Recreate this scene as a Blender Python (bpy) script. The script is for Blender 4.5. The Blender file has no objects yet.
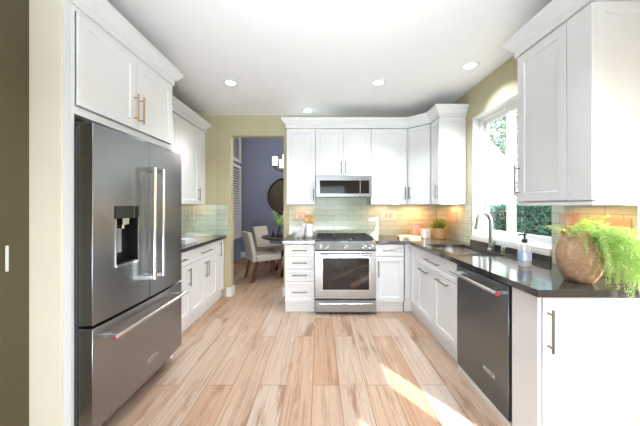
import bpy, bmesh, math, random
from mathutils import Vector, Matrix
PI = math.pi
random.seed(7)
SC = bpy.context.scene
COL = SC.collection

# ------------------------------------------------------------------ camera, sky, sun, exposure
cam_d = bpy.data.cameras.new('camera'); cam = bpy.data.objects.new('camera', cam_d); COL.objects.link(cam)
cam.location = (0, 0, 1.34); cam.rotation_euler = (PI/2, 0, 0)
cam_d.sensor_width = 36; cam_d.lens = 265/640*36; cam_d.shift_y = -6/640; cam_d.clip_start = 0.02
SC.camera = cam
SC.view_settings.view_transform = 'Standard'; SC.view_settings.look = 'None'
SC.view_settings.gamma = 1; SC.view_settings.use_curve_mapping = False
SC.view_settings.exposure = 0.10

W = bpy.data.worlds.new('sky'); SC.world = W; W.use_nodes = True
wn = W.node_tree; bg = wn.nodes['Background']
sky = wn.nodes.new('ShaderNodeTexSky'); sky.sky_type = 'NISHITA'; sky.sun_disc = False
sky.sun_elevation = math.radians(32); sky.sun_rotation = math.radians(145); sky.air_density = 1.0; sky.dust_density = 2.5
wn.links.new(sky.outputs[0], bg.inputs[0]); bg.inputs[1].default_value = 1.0

def lamp(name, kind, loc, energy, color=(1, 1, 1), target=None, **kw):
    d = bpy.data.lights.new(name, kind); d.energy = energy; d.color = color
    for k, v in kw.items(): setattr(d, k, v)
    o = bpy.data.objects.new(name, d); COL.objects.link(o); o.location = loc
    if target is not None:
        o.rotation_euler = (Vector(target)-Vector(loc)).to_track_quat('-Z', 'Y').to_euler()
    return o
SUN = Vector((-0.69, 1.0, -0.62))
lamp('sun', 'SUN', (5, -6, 5), 16.0, (1.0, 0.97, 0.93), target=Vector((5, -6, 5))+SUN, angle=math.radians(0.5))
# added lamps: a stand-in for bay daylight, a low fill before the rear wall
lamp('bay_fill', 'AREA', (2.45, -0.9, 1.5), 2.5, (0.90, 0.955, 1.0), target=(0, 1.2, 1.4), shape='RECTANGLE', size=1.8, size_y=1.4)
lamp('low_rear_fill', 'AREA', (-0.2, -2.6, 0.27), 17, (0.88, 0.95, 1.0), target=(-0.2, 3.3, 0.5), shape='RECTANGLE', size=2.8, size_y=0.42, spread=math.radians(70))
# unseen fills aimed up from behind the camera, added to brighten the ceiling
lamp('ceiling_fill', 'AREA', (0, -0.35, 1.6), 20, (0.80, 0.91, 1.0), target=(0, 1.3, 2.71), shape='RECTANGLE', size=1.4, size_y=0.8, spread=math.radians(80))
lamp('upward_rear_fill', 'AREA', (0.0, -1.6, 0.25), 38, (0.79, 0.905, 1.0), target=(0.0, 1.2, 2.71), shape='RECTANGLE', size=3.0, size_y=1.0)

# ------------------------------------------------------------------ materials
def nt(name):
    m = bpy.data.materials.new(name); m.use_nodes = True
    return m, m.node_tree, m.node_tree.nodes['Principled BSDF']
def lin(r, g, b):
    f = lambda c: c/12.92 if c <= 0.04045 else ((c+0.055)/1.055)**2.4
    return (f(r/255), f(g/255), f(b/255), 1)
def coords(t, scale=(1, 1, 1), rot=(0, 0, 0), kind='Object', loc=(0, 0, 0)):
    tc = t.nodes.new('ShaderNodeTexCoord'); mp = t.nodes.new('ShaderNodeMapping')
    mp.inputs['Scale'].default_value = scale; mp.inputs['Rotation'].default_value = rot; mp.inputs['Location'].default_value = loc
    t.links.new(tc.outputs[kind], mp.inputs[0]); return mp.outputs[0]
def noise(t, vec, scale, detail=3, rough=0.5):
    n = t.nodes.new('ShaderNodeTexNoise'); n.inputs['Scale'].default_value = scale
    n.inputs['Detail'].default_value = detail; n.inputs['Roughness'].default_value = rough
    t.links.new(vec, n.inputs['Vector']); return n.outputs[0]
def ramp(t, fac, stops):
    r = t.nodes.new('ShaderNodeValToRGB'); e = r.color_ramp.elements
    while len(e) < len(stops): e.new(0.5)
    for i, (p, c) in enumerate(stops): e[i].position = p; e[i].color = c
    t.links.new(fac, r.inputs[0]); return r.outputs[0]
def bump(t, b, h, strength, dist=0.002):
    n = t.nodes.new('ShaderNodeBump'); n.inputs['Strength'].default_value = strength; n.inputs['Distance'].default_value = dist
    t.links.new(h, n.inputs['Height']); t.links.new(n.outputs[0], b.inputs['Normal'])
def mix(t, fac, a, b, mode='MIX'):
    n = t.nodes.new('ShaderNodeMix'); n.data_type = 'RGBA'; n.blend_type = mode
    for idx, v in ((0, fac), (6, a), (7, b)):
        if isinstance(v, (int, float)): n.inputs[idx].default_value = v
        elif isinstance(v, tuple): n.inputs[idx].default_value = v
        else: t.links.new(v, n.inputs[idx])
    return n.outputs[2]
def plain(name, col, rough=0.5, metal=0.0, vary=0.04, nscale=8, bmp=0.0, bscale=200, coat=0.0):
    m, t, b = nt(name)
    v = coords(t)
    n = noise(t, v, nscale, 4)
    lo = tuple(c*(1-vary) for c in col[:3])+(1,); hi = tuple(min(1, c*(1+vary)) for c in col[:3])+(1,)
    t.links.new(ramp(t, n, [(0.3, lo), (0.7, hi)]), b.inputs['Base Color'])
    b.inputs['Roughness'].default_value = rough; b.inputs['Metallic'].default_value = metal
    b.inputs['Coat Weight'].default_value = coat
    if bmp: bump(t, b, noise(t, v, bscale, 2), bmp)
    return m
def steel(name, c, rough, stretch=(2, 2, 160), cool=1.0):
    m, t, b = nt(name); v = coords(t, stretch)
    n = noise(t, v, 6, 3)
    t.links.new(ramp(t, n, [(0.25, (c*(0.89-0.07*cool), c*0.89, c*(0.89+0.06*cool), 1)), (0.75, (c*(1.07-0.09*cool), c*1.07, c*(1.07+0.07*cool), 1))]), b.inputs['Base Color'])
    b.inputs['Metallic'].default_value = 1; b.inputs['Roughness'].default_value = rough
    bump(t, b, n, 0.05, 0.001); return m

M = {}
M['cabinet'] = plain('white cabinet paint', (0.80, 0.80, 0.80, 1), 0.38, vary=0.008)
M['carcass'] = plain('white cabinet box', (0.72, 0.72, 0.715, 1), 0.45, vary=0.008)
M['ceiling'] = plain('ceiling paint', (0.91, 0.91, 0.91, 1), 0.9, vary=0.01, bmp=0.08, bscale=120)
M['sage'] = plain('sage wall paint', lin(190, 182, 150), 0.75, vary=0.015, bmp=0.12, bscale=150)
M['cream'] = plain('cream wall tone', lin(240, 232, 213), 0.75, vary=0.015, bmp=0.12, bscale=150)  # paler tone for the left return, bay and rear walls
M['olive'] = plain('dark olive wall tone', lin(90, 80, 56), 0.6, vary=0.05, nscale=3, bmp=0.25, bscale=110)  # darker olive tone, used on the near left wall alone
M['slate'] = plain('slate blue wall paint', lin(122, 130, 154), 0.75, vary=0.02, bmp=0.1, bscale=150)
M['trim'] = plain('white trim paint', (0.82, 0.82, 0.81, 1), 0.4, vary=0.01)
M['vinyl'] = plain('white window vinyl', (0.86, 0.87, 0.87, 1), 0.35, vary=0.01)
M['nickel'] = plain('brushed nickel', (0.24, 0.235, 0.23, 1), 0.3, 1.0, vary=0.05, nscale=60)
M['champagne'] = plain('champagne bronze', lin(190, 165, 135), 0.35, 1.0, vary=0.05, nscale=60)
M['chrome'] = plain('polished steel', (0.80, 0.80, 0.80, 1), 0.16, 1.0, vary=0.02)
M['satin'] = plain('satin nickel', (0.46, 0.455, 0.45, 1), 0.34, 1.0, vary=0.02)
M['steel'] = steel('stainless steel', 0.33, 0.27, cool=0.4)
M['steel_dark'] = steel('dark stainless steel', 0.24, 0.30)
M['steel_light'] = steel('bright stainless steel', 0.42, 0.28, (160, 2, 2), 0.35)
M['sink'] = steel('satin sink steel', 0.78, 0.22, (60, 2, 2), 0.2)
M['black'] = plain('black plastic', (0.012, 0.012, 0.013, 1), 0.35, vary=0.1)
M['gloss_black'] = plain('black glass', (0.008, 0.008, 0.009, 1), 0.06, vary=0.05, coat=0.5)
M['body_grey'] = plain('dark grey fridge body', (0.055, 0.056, 0.062, 1), 0.5)
M['iron'] = plain('cast iron grate', (0.035, 0.036, 0.042, 1), 0.55, vary=0.15, nscale=40)
M['enamel'] = plain('black cooktop enamel', (0.02, 0.02, 0.022, 1), 0.2)
M['red'] = plain('red enamel badge', (0.55, 0.02, 0.05, 1), 0.3)
M['white_ceramic'] = plain('white glazed ceramic', (0.85, 0.85, 0.86, 1), 0.2, vary=0.01, coat=0.3)
M['pink'] = plain('pale pink card', lin(238, 205, 190), 0.6)
M['plate'] = plain('beige switch plate', lin(196, 178, 160), 0.35, vary=0.01)
M['plate_white'] = plain('white switch plate', (0.80, 0.79, 0.76, 1), 0.35, vary=0.01)
M['switch'] = plain('switch rocker', lin(214, 200, 186), 0.3, vary=0.01)
M['cloth'] = plain('white linen', (0.78, 0.76, 0.73, 1), 0.9, vary=0.05, nscale=30, bmp=0.3, bscale=400)
M['upholstery'] = plain('cream upholstery', lin(205, 198, 186), 0.85, vary=0.03, nscale=20, bmp=0.3, bscale=300)
M['soil'] = plain('potting soil', (0.03, 0.02, 0.014, 1), 0.95, vary=0.4, nscale=60, bmp=0.8, bscale=90)
M['bronze'] = plain('dark bronze', (0.03, 0.024, 0.02, 1), 0.4, 0.8)
M['smoke_glass'] = plain('smoked grey vase', (0.05, 0.055, 0.065, 1), 0.1, coat=0.5)
M['grass'] = plain('lawn', (0.05, 0.10, 0.03, 1), 0.95, vary=0.4, nscale=9, bmp=0.6, bscale=60)
M['stucco'] = plain('pale mint siding', lin(196, 220, 214), 0.85, vary=0.03, bmp=0.3, bscale=60)
M['shingle'] = plain('white roof fascia', lin(236, 236, 232), 0.6)
M['bark'] = plain('bark', (0.06, 0.045, 0.03, 1), 0.95, vary=0.3, nscale=20, bmp=0.8, bscale=30)

def leafmat(name, a, b_, rough=0.5, trans=0.15):
    m, t, b = nt(name); v = coords(t); n = noise(t, v, 14, 3)
    t.links.new(ramp(t, n, [(0.3, a), (0.7, b_)]), b.inputs['Base Color']); b.inputs['Roughness'].default_value = rough
    tr = t.nodes.new('ShaderNodeBsdfTranslucent'); tr.inputs[0].default_value = b_
    ms = t.nodes.new('ShaderNodeMixShader'); ms.inputs[0].default_value = trans
    t.links.new(b.outputs[0], ms.inputs[1]); t.links.new(tr.outputs[0], ms.inputs[2])
    t.links.new(ms.outputs[0], t.nodes['Material Output'].inputs[0]); return m
M['fern'] = leafmat('fern leaves', (0.30, 0.52, 0.09, 1), (0.62, 0.80, 0.34, 1), trans=0.4)
M['herb'] = leafmat('herb leaves', (0.12, 0.24, 0.03, 1), (0.42, 0.50, 0.08, 1), trans=0.3)
M['hedge'] = leafmat('hedge leaves', (0.07, 0.18, 0.11, 1), (0.22, 0.40, 0.29, 1))  # greens lightened towards teal, window screen haze put into the leaf colour
M['tree'] = leafmat('tree leaves', (0.10, 0.16, 0.07, 1), (0.36, 0.40, 0.26, 1))

def glass(name, tint=(0.93, 0.98, 0.97, 1), refl=0.08):
    m, t, b = nt(name); t.nodes.remove(b)
    tr = t.nodes.new('ShaderNodeBsdfTransparent'); tr.inputs[0].default_value = tint
    gl = t.nodes.new('ShaderNodeBsdfGlossy'); gl.inputs['Roughness'].default_value = 0.02
    lw = t.nodes.new('ShaderNodeLayerWeight'); lw.inputs[0].default_value = 0.5
    pw = t.nodes.new('ShaderNodeMath'); pw.operation = 'POWER'; pw.inputs[1].default_value = 4.5; t.links.new(lw.outputs['Facing'], pw.inputs[0])
    ma = t.nodes.new('ShaderNodeMath'); ma.operation = 'MULTIPLY_ADD'; ma.inputs[1].default_value = 0.5; ma.inputs[2].default_value = 0.03; t.links.new(pw.outputs[0], ma.inputs[0])
    ms = t.nodes.new('ShaderNodeMixShader')
    t.links.new(ma.outputs[0], ms.inputs[0]); t.links.new(tr.outputs[0], ms.inputs[1]); t.links.new(gl.outputs[0], ms.inputs[2])
    t.links.new(ms.outputs[0], t.nodes['Material Output'].inputs[0]); return m
M['glass'] = glass('window glass')
def frosted():
    m, t, b = nt('clear soap bottle plastic'); b.inputs['Base Color'].default_value = (0.85, 0.9, 0.95, 1); b.inputs['Roughness'].default_value = 0.08
    tr = t.nodes.new('ShaderNodeBsdfTransparent'); ms = t.nodes.new('ShaderNodeMixShader'); ms.inputs[0].default_value = 0.3
    t.links.new(tr.outputs[0], ms.inputs[1]); t.links.new(b.outputs[0], ms.inputs[2]); t.links.new(ms.outputs[0], t.nodes['Material Output'].inputs[0]); return m
M['bottle_glass'] = frosted()

def emit(name, col, s):
    m, t, b = nt(name); b.inputs['Base Color'].default_value = col
    b.inputs['Emission Color'].default_value = col; b.inputs['Emission Strength'].default_value = s; return m
M['lamp'] = emit('lit lamp lens', (1, 0.97, 0.92, 1), 4)
M['shade'] = emit('lit frosted glass', (1, 0.95, 0.86, 1), 3)

def quartz():
    m, t, b = nt('dark grey quartz'); v = coords(t)
    n1 = noise(t, v, 160, 4); n2 = noise(t, v, 5, 4)
    c = ramp(t, n1, [(0.3, (0.034, 0.031, 0.029, 1)), (0.7, (0.070, 0.066, 0.062, 1))])
    t.links.new(mix(t, 0.3, c, ramp(t, n2, [(0.3, (0.034, 0.031, 0.029, 1)), (0.7, (0.064, 0.059, 0.055, 1))])), b.inputs['Base Color'])
    b.inputs['Roughness'].default_value = 0.10; b.inputs['Specular IOR Level'].default_value = 0.75; return m
M['quartz'] = quartz()

def floor_mat():
    m, t, b = nt('wood look plank tile')
    v = coords(t, rot=(0, 0, PI/2), loc=(0.35, 0.055, 0))
    br = t.nodes.new('ShaderNodeTexBrick'); t.links.new(v, br.inputs['Vector'])
    br.offset = 0.37; br.offset_frequency = 2
    br.inputs['Scale'].default_value = 1; br.inputs['Brick Width'].default_value = 1.2; br.inputs['Row Height'].default_value = 0.2
    br.inputs['Mortar Size'].default_value = 0.0022; br.inputs['Mortar Smooth'].default_value = 0.1; br.inputs['Bias'].default_value = 0
    br.inputs['Color1'].default_value = (0, 0, 0, 1); br.inputs['Color2'].default_value = (1, 1, 1, 1); br.inputs['Mortar'].default_value = (0.5, 0.5, 0.5, 1)
    tone = ramp(t, br.outputs['Color'], [(0.0, lin(188, 148, 116)), (0.3, lin(196, 170, 148)), (0.55, lin(192, 160, 134)), (0.8, lin(202, 184, 168)), (1.0, lin(190, 150, 118))])
    # grain that runs along the planks and shifts from plank to plank
    def shifted(vec, sh):
        n = t.nodes.new('ShaderNodeVectorMath'); n.operation = 'MULTIPLY_ADD'
        t.links.new(br.outputs['Color'], n.inputs[0]); n.inputs[1].default_value = sh; t.links.new(vec, n.inputs[2]); return n.outputs[0]
    g = noise(t, shifted(coords(t, (75, 1.4, 1)), (7, 13, 5)), 1.0, 6, 0.6)
    k = noise(t, shifted(coords(t, (8, 1.2, 1)), (3, 17, 9)), 1.0, 9, 0.68)
    t.nodes[-1].inputs['Distortion'].default_value = 0.0
    c = mix(t, 0.8, tone, ramp(t, g, [(0.30, (0.58, 0.52, 0.48, 1)), (0.5, (0.95, 0.94, 0.93, 1)), (0.72, (1.08, 1.08, 1.08, 1))]), 'MULTIPLY')
    c = mix(t, ramp(t, k, [(0.53, (0, 0, 0, 1)), (0.64, (0.8, 0.8, 0.8, 1))]), c, lin(142, 102, 74))
    c = mix(t, ramp(t, k, [(0.30, (0.55, 0.55, 0.55, 1)), (0.42, (0, 0, 0, 1))]), c, lin(214, 200, 188))
    c = mix(t, br.outputs['Fac'], c, lin(120, 96, 78))
    t.links.new(c, b.inputs['Base Color']); b.inputs['Roughness'].default_value = 0.5
    bump(t, b, g, 0.06, 0.001); return m
M['floor'] = floor_mat()

def tile_mat(name, a, b_, mortar, rot, w=0.225, h=0.076):
    m, t, b = nt(name); v = coords(t, rot=rot, loc=(0.0, 0.03, 0))
    br = t.nodes.new('ShaderNodeTexBrick'); t.links.new(v, br.inputs['Vector']); br.offset = 0.5
    br.inputs['Scale'].default_value = 1; br.inputs['Brick Width'].default_value = w; br.inputs['Row Height'].default_value = h
    br.inputs['Mortar Size'].default_value = 0.002; br.inputs['Mortar Smooth'].default_value = 0.15; br.inputs['Bias'].default_value = 0
    br.inputs['Color1'].default_value = a; br.inputs['Color2'].default_value = b_; br.inputs['Mortar'].default_value = mortar
    t.links.new(br.outputs['Color'], b.inputs['Base Color']); b.inputs['Roughness'].default_value = 0.12
    inv = t.nodes.new('ShaderNodeMath'); inv.operation = 'SUBTRACT'; inv.inputs[0].default_value = 1; t.links.new(br.outputs['Fac'], inv.inputs[1])
    bump(t, b, inv.outputs[0], 0.5, 0.002); return m
TA, TB, TM = lin(188, 203, 186), lin(202, 214, 199), lin(150, 158, 142)
M['tile_back'] = tile_mat('glass subway tile back', TA, TB, TM, (-PI/2, 0, 0))
def tile_side():
    return tile_mat('glass subway tile side', TA, TB, TM, (0, 0, 0))
def tile_uv(name, ax):
    """subway tile laid on a vertical wall whose run is axis 'ax' (object space)"""
    m, t, b = nt(name)
    tc = t.nodes.new('ShaderNodeTexCoord'); sp = t.nodes.new('ShaderNodeSeparateXYZ'); cb = t.nodes.new('ShaderNodeCombineXYZ')
    t.links.new(tc.outputs['Object'], sp.inputs[0]); t.links.new(sp.outputs[ax], cb.inputs[0]); t.links.new(sp.outputs[2], cb.inputs[1])
    br = t.nodes.new('ShaderNodeTexBrick'); t.links.new(cb.outputs[0], br.inputs['Vector']); br.offset = 0.5
    br.inputs['Scale'].default_value = 1; br.inputs['Brick Width'].default_value = 0.203; br.inputs['Row Height'].default_value = 0.0762
    br.inputs['Mortar Size'].default_value = 0.0022; br.inputs['Mortar Smooth'].default_value = 0.15; br.inputs['Bias'].default_value = 0
    br.inputs['Color1'].default_value = TA; br.inputs['Color2'].default_value = TB; br.inputs['Mortar'].default_value = TM
    t.links.new(br.outputs['Color'], b.inputs['Base Color']); b.inputs['Roughness'].default_value = 0.12
    inv = t.nodes.new('ShaderNodeMath'); inv.operation = 'SUBTRACT'; inv.inputs[0].default_value = 1; t.links.new(br.outputs['Fac'], inv.inputs[1])
    bump(t, b, inv.outputs[0], 0.5, 0.002); return m
M['tile_back'] = tile_uv('glass subway tile', 0)
M['tile_side'] = tile_uv('glass subway tile on side wall', 1)

def wood(name, a, b_, stretch=(3, 3, 30), rough=0.5):
    m, t, b = nt(name); v = coords(t, stretch); n = noise(t, v, 4, 6, 0.6)
    t.links.new(ramp(t, n, [(0.3, a), (0.7, b_)]), b.inputs['Base Color']); b.inputs['Roughness'].default_value = rough
    bump(t, b, n, 0.1, 0.001); return m
M['spoon_wood'] = wood('beech wood', lin(214, 160, 96), lin(236, 190, 128), (40, 40, 4))
M['tray_wood'] = wood('pale maple', lin(214, 176, 132), lin(234, 202, 162), (3, 40, 40))
M['walnut'] = wood('walnut legs', lin(96, 58, 34), lin(132, 84, 52), (40, 40, 4))
M['dark_wood'] = wood('dark table wood', lin(58, 50, 46), lin(86, 76, 70), (3, 40, 40), 0.35)

def terracotta():
    m, t, b = nt('weathered terracotta'); v = coords(t); n = noise(t, v, 14, 6, 0.65); n2 = noise(t, v, 60, 3)
    c = ramp(t, n, [(0.25, lin(150, 112, 84)), (0.5, lin(184, 146, 112)), (0.75, lin(206, 176, 146))])
    t.links.new(mix(t, 0.25, c, ramp(t, n2, [(0.35, lin(140, 100, 74)), (0.65, lin(214, 184, 154))])), b.inputs['Base Color'])
    b.inputs['Roughness'].default_value = 0.9; bump(t, b, n, 0.7, 0.006); return m
M['terracotta'] = terracotta()
M['clay'] = plain('tan clay pot', lin(216, 178, 130), 0.8, vary=0.08, nscale=25, bmp=0.3, bscale=80)
def mirror():
    m, t, b = nt('mirror'); b.inputs['Base Color'].default_value = (0.22, 0.22, 0.235, 1); b.inputs['Metallic'].default_value = 1
    b.inputs['Roughness'].default_value = 0.03; return m
M['mirror'] = mirror()

# ------------------------------------------------------------------ mesh helpers
class MB:
    def __init__(s): s.v = []; s.f = []
    def add(s, vs, fs, mtx=None):
        n = len(s.v); s.v += [tuple(mtx @ Vector(p)) if mtx else tuple(p) for p in vs]; s.f += [tuple(i+n for i in f) for f in fs]; return s
    def box(s, x0, x1, y0, y1, z0, z1, mtx=None):
        vs = [(x0,y0,z0),(x1,y0,z0),(x1,y1,z0),(x0,y1,z0),(x0,y0,z1),(x1,y0,z1),(x1,y1,z1),(x0,y1,z1)]
        return s.add(vs, [(0,3,2,1),(4,5,6,7),(0,1,5,4),(1,2,6,5),(2,3,7,6),(3,0,4,7)], mtx)
    def prism(s, poly, z0, z1):
        n = len(poly); vs = [(x,y,z0) for x,y in poly]+[(x,y,z1) for x,y in poly]
        return s.add(vs, [tuple(range(n-1,-1,-1)), tuple(range(n,2*n))]+[(i,(i+1)%n,n+(i+1)%n,n+i) for i in range(n)])
    def tube(s, pts, r, seg=12, caps=True):
        pts = [Vector(p) for p in pts]; rs = r if isinstance(r, (list, tuple)) else [r]*len(pts)
        rings = []; up = None
        for i, p in enumerate(pts):
            d = (pts[min(i+1, len(pts)-1)]-pts[max(i-1, 0)]).normalized()
            if up is None:
                up = Vector((0,0,1)) if abs(d.z) < 0.9 else Vector((1,0,0))
            a = d.cross(up).normalized(); b = a.cross(d).normalized(); up = b
            rings.append([p+(a*math.cos(2*PI*k/seg)+b*math.sin(2*PI*k/seg))*rs[i] for k in range(seg)])
        vs = [v for rg in rings for v in rg]; fs = []
        for i in range(len(pts)-1):
            for k in range(seg):
                fs.append((i*seg+k, i*seg+(k+1)%seg, (i+1)*seg+(k+1)%seg, (i+1)*seg+k))
        if caps: fs += [tuple(range(seg-1,-1,-1)), tuple(range((len(pts)-1)*seg, len(pts)*seg))]
        return s.add(vs, fs)
    def lathe(s, prof, c=(0,0,0), seg=32, mtx=None):
        vs = []; fs = []; n = len(prof)
        for k in range(seg):
            a = 2*PI*k/seg
            for r, z in prof: vs.append((c[0]+r*math.cos(a), c[1]+r*math.sin(a), c[2]+z))
        for k in range(seg):
            for i in range(n-1):
                a0 = k*n+i; b0 = ((k+1)%seg)*n+i; fs.append((a0, b0, b0+1, a0+1))
        return s.add(vs, fs, mtx)
    def sweep(s, path, prof):
        """closed profile (outward offset, z) swept along a plan polyline, mitred; outward = right of travel"""
        P = [Vector((p[0], p[1])) for p in path]; n = len(P); m = len(prof); vs = []; fs = []
        for i in range(n):
            nr = []
            if i > 0: d = (P[i]-P[i-1]).normalized(); nr.append(Vector((d.y, -d.x)))
            if i < n-1: d = (P[i+1]-P[i]).normalized(); nr.append(Vector((d.y, -d.x)))
            if len(nr) == 2:
                q = (nr[0]+nr[1]).normalized(); q = q/max(0.2, q.dot(nr[0]))
            else: q = nr[0]
            for o, z in prof: vs.append((P[i].x+q.x*o, P[i].y+q.y*o, z))
        for i in range(n-1):
            for k in range(m): fs.append((i*m+k, i*m+(k+1)%m, (i+1)*m+(k+1)%m, (i+1)*m+k))
        fs += [tuple(range(m-1,-1,-1)), tuple(range((n-1)*m, n*m))]
        return s.add(vs, fs)
    def slab(s, xs, ys, keep, z0, z1):
        nx, ny = len(xs), len(ys); vs = [(x,y,z) for z in (z0, z1) for x in xs for y in ys]
        id_ = lambda i,j,t: t*nx*ny+i*ny+j; fs = []
        K = lambda i,j: 0 <= i < nx-1 and 0 <= j < ny-1 and keep((xs[i]+xs[i+1])/2, (ys[j]+ys[j+1])/2)
        for i in range(nx-1):
            for j in range(ny-1):
                if not K(i,j): continue
                fs.append((id_(i,j,1),id_(i+1,j,1),id_(i+1,j+1,1),id_(i,j+1,1))); fs.append((id_(i,j,0),id_(i,j+1,0),id_(i+1,j+1,0),id_(i+1,j,0)))
                for di,dj,a,b in ((-1,0,(i,j+1),(i,j)),(1,0,(i+1,j),(i+1,j+1)),(0,-1,(i,j),(i+1,j)),(0,1,(i+1,j+1),(i,j+1))):
                    if not K(i+di,j+dj): fs.append((id_(*a,0),id_(*b,0),id_(*b,1),id_(*a,1)))
        return s.add(vs, fs)

def obj(name, mb, mat, parent=None, loc=(0,0,0), rz=0.0, bevel=0.0, smooth=True, recalc=True):
    me = bpy.data.meshes.new(name); me.from_pydata(mb.v, [], mb.f)
    bm = bmesh.new(); bm.from_mesh(me)
    loose = [v for v in bm.verts if not v.link_faces]
    if loose: bmesh.ops.delete(bm, geom=loose, context='VERTS')
    if recalc: bmesh.ops.recalc_face_normals(bm, faces=bm.faces)
    bm.to_mesh(me); bm.free()
    if smooth:
        me.polygons.foreach_set('use_smooth', [True]*len(me.polygons)); me.set_sharp_from_angle(angle=math.radians(35))
    me.materials.append(M[mat] if isinstance(mat, str) else mat)
    o = bpy.data.objects.new(name, me); COL.objects.link(o); o.location = loc; o.rotation_euler = (0,0,rz)
    if parent: o.parent = parent
    if bevel:
        b = o.modifiers.new('bevel', 'BEVEL'); b.width = bevel; b.segments = 2; b.limit_method = 'ANGLE'; b.angle_limit = math.radians(40)
    return o
def tag(o, label, cat, group=None, kind=None):
    o['label'] = label; o['category'] = cat
    if group: o['group'] = group
    if kind: o['kind'] = kind
    return o
def thing(name, label, cat, loc=(0,0,0), rz=0.0, group=None):
    o = bpy.data.objects.new(name, None); COL.objects.link(o); o.location = loc; o.rotation_euler = (0,0,rz); o.empty_display_size = 0.1
    return tag(o, label, cat, group)
def struct(name, mb, mat, **k):
    o = obj(name, mb, mat, **k); o['kind'] = 'structure'; return o
def dup(root, loc, rz, label):
    r = root.copy(); COL.objects.link(r); r.location = loc; r.rotation_euler = (0,0,rz); r['label'] = label
    for ch in list(root.children):
        c = ch.copy(); COL.objects.link(c); c.parent = r
        for g in list(ch.children):
            d = g.copy(); COL.objects.link(d); d.parent = c
    return r

# ------------------------------------------------------------------ main dimensions
HC = 2.71; YB = 3.97; XR = 1.755; XL = -2.0
CT, CB = 0.915, 0.877           # worktop top / underside
UB, UT = 1.372, 2.42            # upper cabinets
# ------------------------------------------------------------------ the room
struct('floor', MB().box(-2.4, 2.9, -3.2, 7.3, -0.1, 0), 'floor')
struct('ceiling', MB().box(-2.4, 2.465, 1.2, 4.1, HC, HC+0.14).box(-2.4, 2.75, -3.1, 1.2, HC, HC+0.14), 'ceiling')
mb = MB().box(-2.15, -1.34, YB, YB+0.13, 0, HC).box(-1.34, -0.545, YB, YB+0.13, 2.41, HC).box(-0.545, XR, YB, YB+0.13, 0, HC)
mb.box(-2.4, XR+0.15, YB, YB+0.13, HC, 3.3)
struct('wall_back', mb, 'sage')
struct('wall_diagonal', MB().prism([(-1.562, YB-0.001), (-2.0, 3.645), (-2.05, 3.70), (-2.05, YB-0.001)], 0, HC), 'sage')
struct('wall_left', MB().box(-2.15, XL-0.002, 1.39, YB-0.002, 0, HC), 'sage')
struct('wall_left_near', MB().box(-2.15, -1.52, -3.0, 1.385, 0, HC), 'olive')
struct('wall_left_return', MB().box(-2.14, -1.355, 1.386, 1.397, 0, HC), 'cream')
WY0, WY1, WZ0, WZ1 = 2.0, 3.05, 1.0, 2.36
mb = MB().box(XR, XR+0.15, 1.452, WY0, 0, HC).box(XR, XR+0.15, WY1, YB+0.13, 0, HC).box(XR, XR+0.15, WY0, WY1, 0, WZ0).box(XR, XR+0.15, WY0, WY1, WZ1, HC)
struct('wall_right', mb, 'sage')
struct('wall_bay', MB().prism([(XR+0.152, 1.453), (2.7, 1.06), (2.7, 1.16), (XR+0.152, 1.553)], 0, HC), 'cream')  # unseen angled wall, shaped to let sun past onto fern and tile
# unseen bay wall beside the camera, openings cut to throw the sun stripes
holes = [(-1.95, -1.72, 1.2, 2.2), (-1.175, -0.75, 0.9, 1.96), (-0.40, 0.36, 1.1, 2.34)]
ys = sorted({-3.0, 1.059} | {h[0] for h in holes} | {h[1] for h in holes})
mb = MB()
for a, b in zip(ys[:-1], ys[1:]):
    hh = [h for h in holes if h[0] <= (a+b)/2 <= h[1]]
    if hh: mb.box(2.6, 2.7, a, b, 0, hh[0][2]); mb.box(2.6, 2.7, a, b, hh[0][3], HC)
    else: mb.box(2.6, 2.7, a, b, 0, HC)
struct('wall_bay_right', mb, 'cream')
struct('wall_rear', MB().box(-2.15, 2.7, -3.1, -3.0, 0, HC), 'cream')  # unseen; closed off to keep the sun off the rear floor
# dining room beyond the opening
struct('wall_dining_back', MB().box(-2.25, 2.0, 7.1, 7.2, 0, 3.3), 'slate')
struct('wall_dining_left', MB().box(-2.25, -2.12, YB+0.132, 7.098, 0, 3.3), 'slate')
struct('wall_dining_right', MB().box(1.9, 2.0, YB+0.132, 7.098, 0, 3.3), 'slate')
struct('ceiling_dining', MB().box(-2.4, 2.0, YB+0.005, 7.2, 3.3, 3.4), 'ceiling')
struct('baseboard_dining', MB().box(-2.118, 1.898, 7.08, 7.099, 0, 0.14), 'trim', bevel=0.004)
struct('baseboard_opening', MB().box(-1.40, -1.322, YB-0.016, YB-0.001, 0, 0.135).box(-1.339, -1.322, YB-0.001, YB+0.145, 0, 0.135), 'trim', bevel=0.003)
struct('baseboard_jamb', MB().box(-0.562, -0.546, YB-0.016, YB+0.145, 0, 0.135).box(-0.546, -0.455, YB-0.016, YB-0.001, 0, 0.135), 'trim', bevel=0.003)
# tiled splashbacks
mb = MB().box(-0.462, XR-0.012, YB-0.010, YB-0.001, CT+0.001, UB+0.0).box(-0.062, 0.702, YB-0.010, YB-0.001, UB, 1.50)
struct('trim_1', mb, 'tile_back')
struct('trim_2', MB().box(XR-0.010, XR-0.001, 3.062, YB-0.011, CT+0.001, UB).box(XR-0.010, XR-0.001, 1.454, WY0-0.004, CT+0.001, UB), 'tile_side')
a = math.atan2(YB-3.645, -1.562+2.0)
struct('trim_3', MB().box(0.0, 0.535, -0.009, -0.001, CT+0.001, UB), 'tile_back', loc=(-1.985, 3.655, 0), rz=a)
struct('trim_4', MB().box(-1.555, -1.385, YB-0.010, YB-0.001, CT+0.001, UB), 'tile_back')

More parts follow.
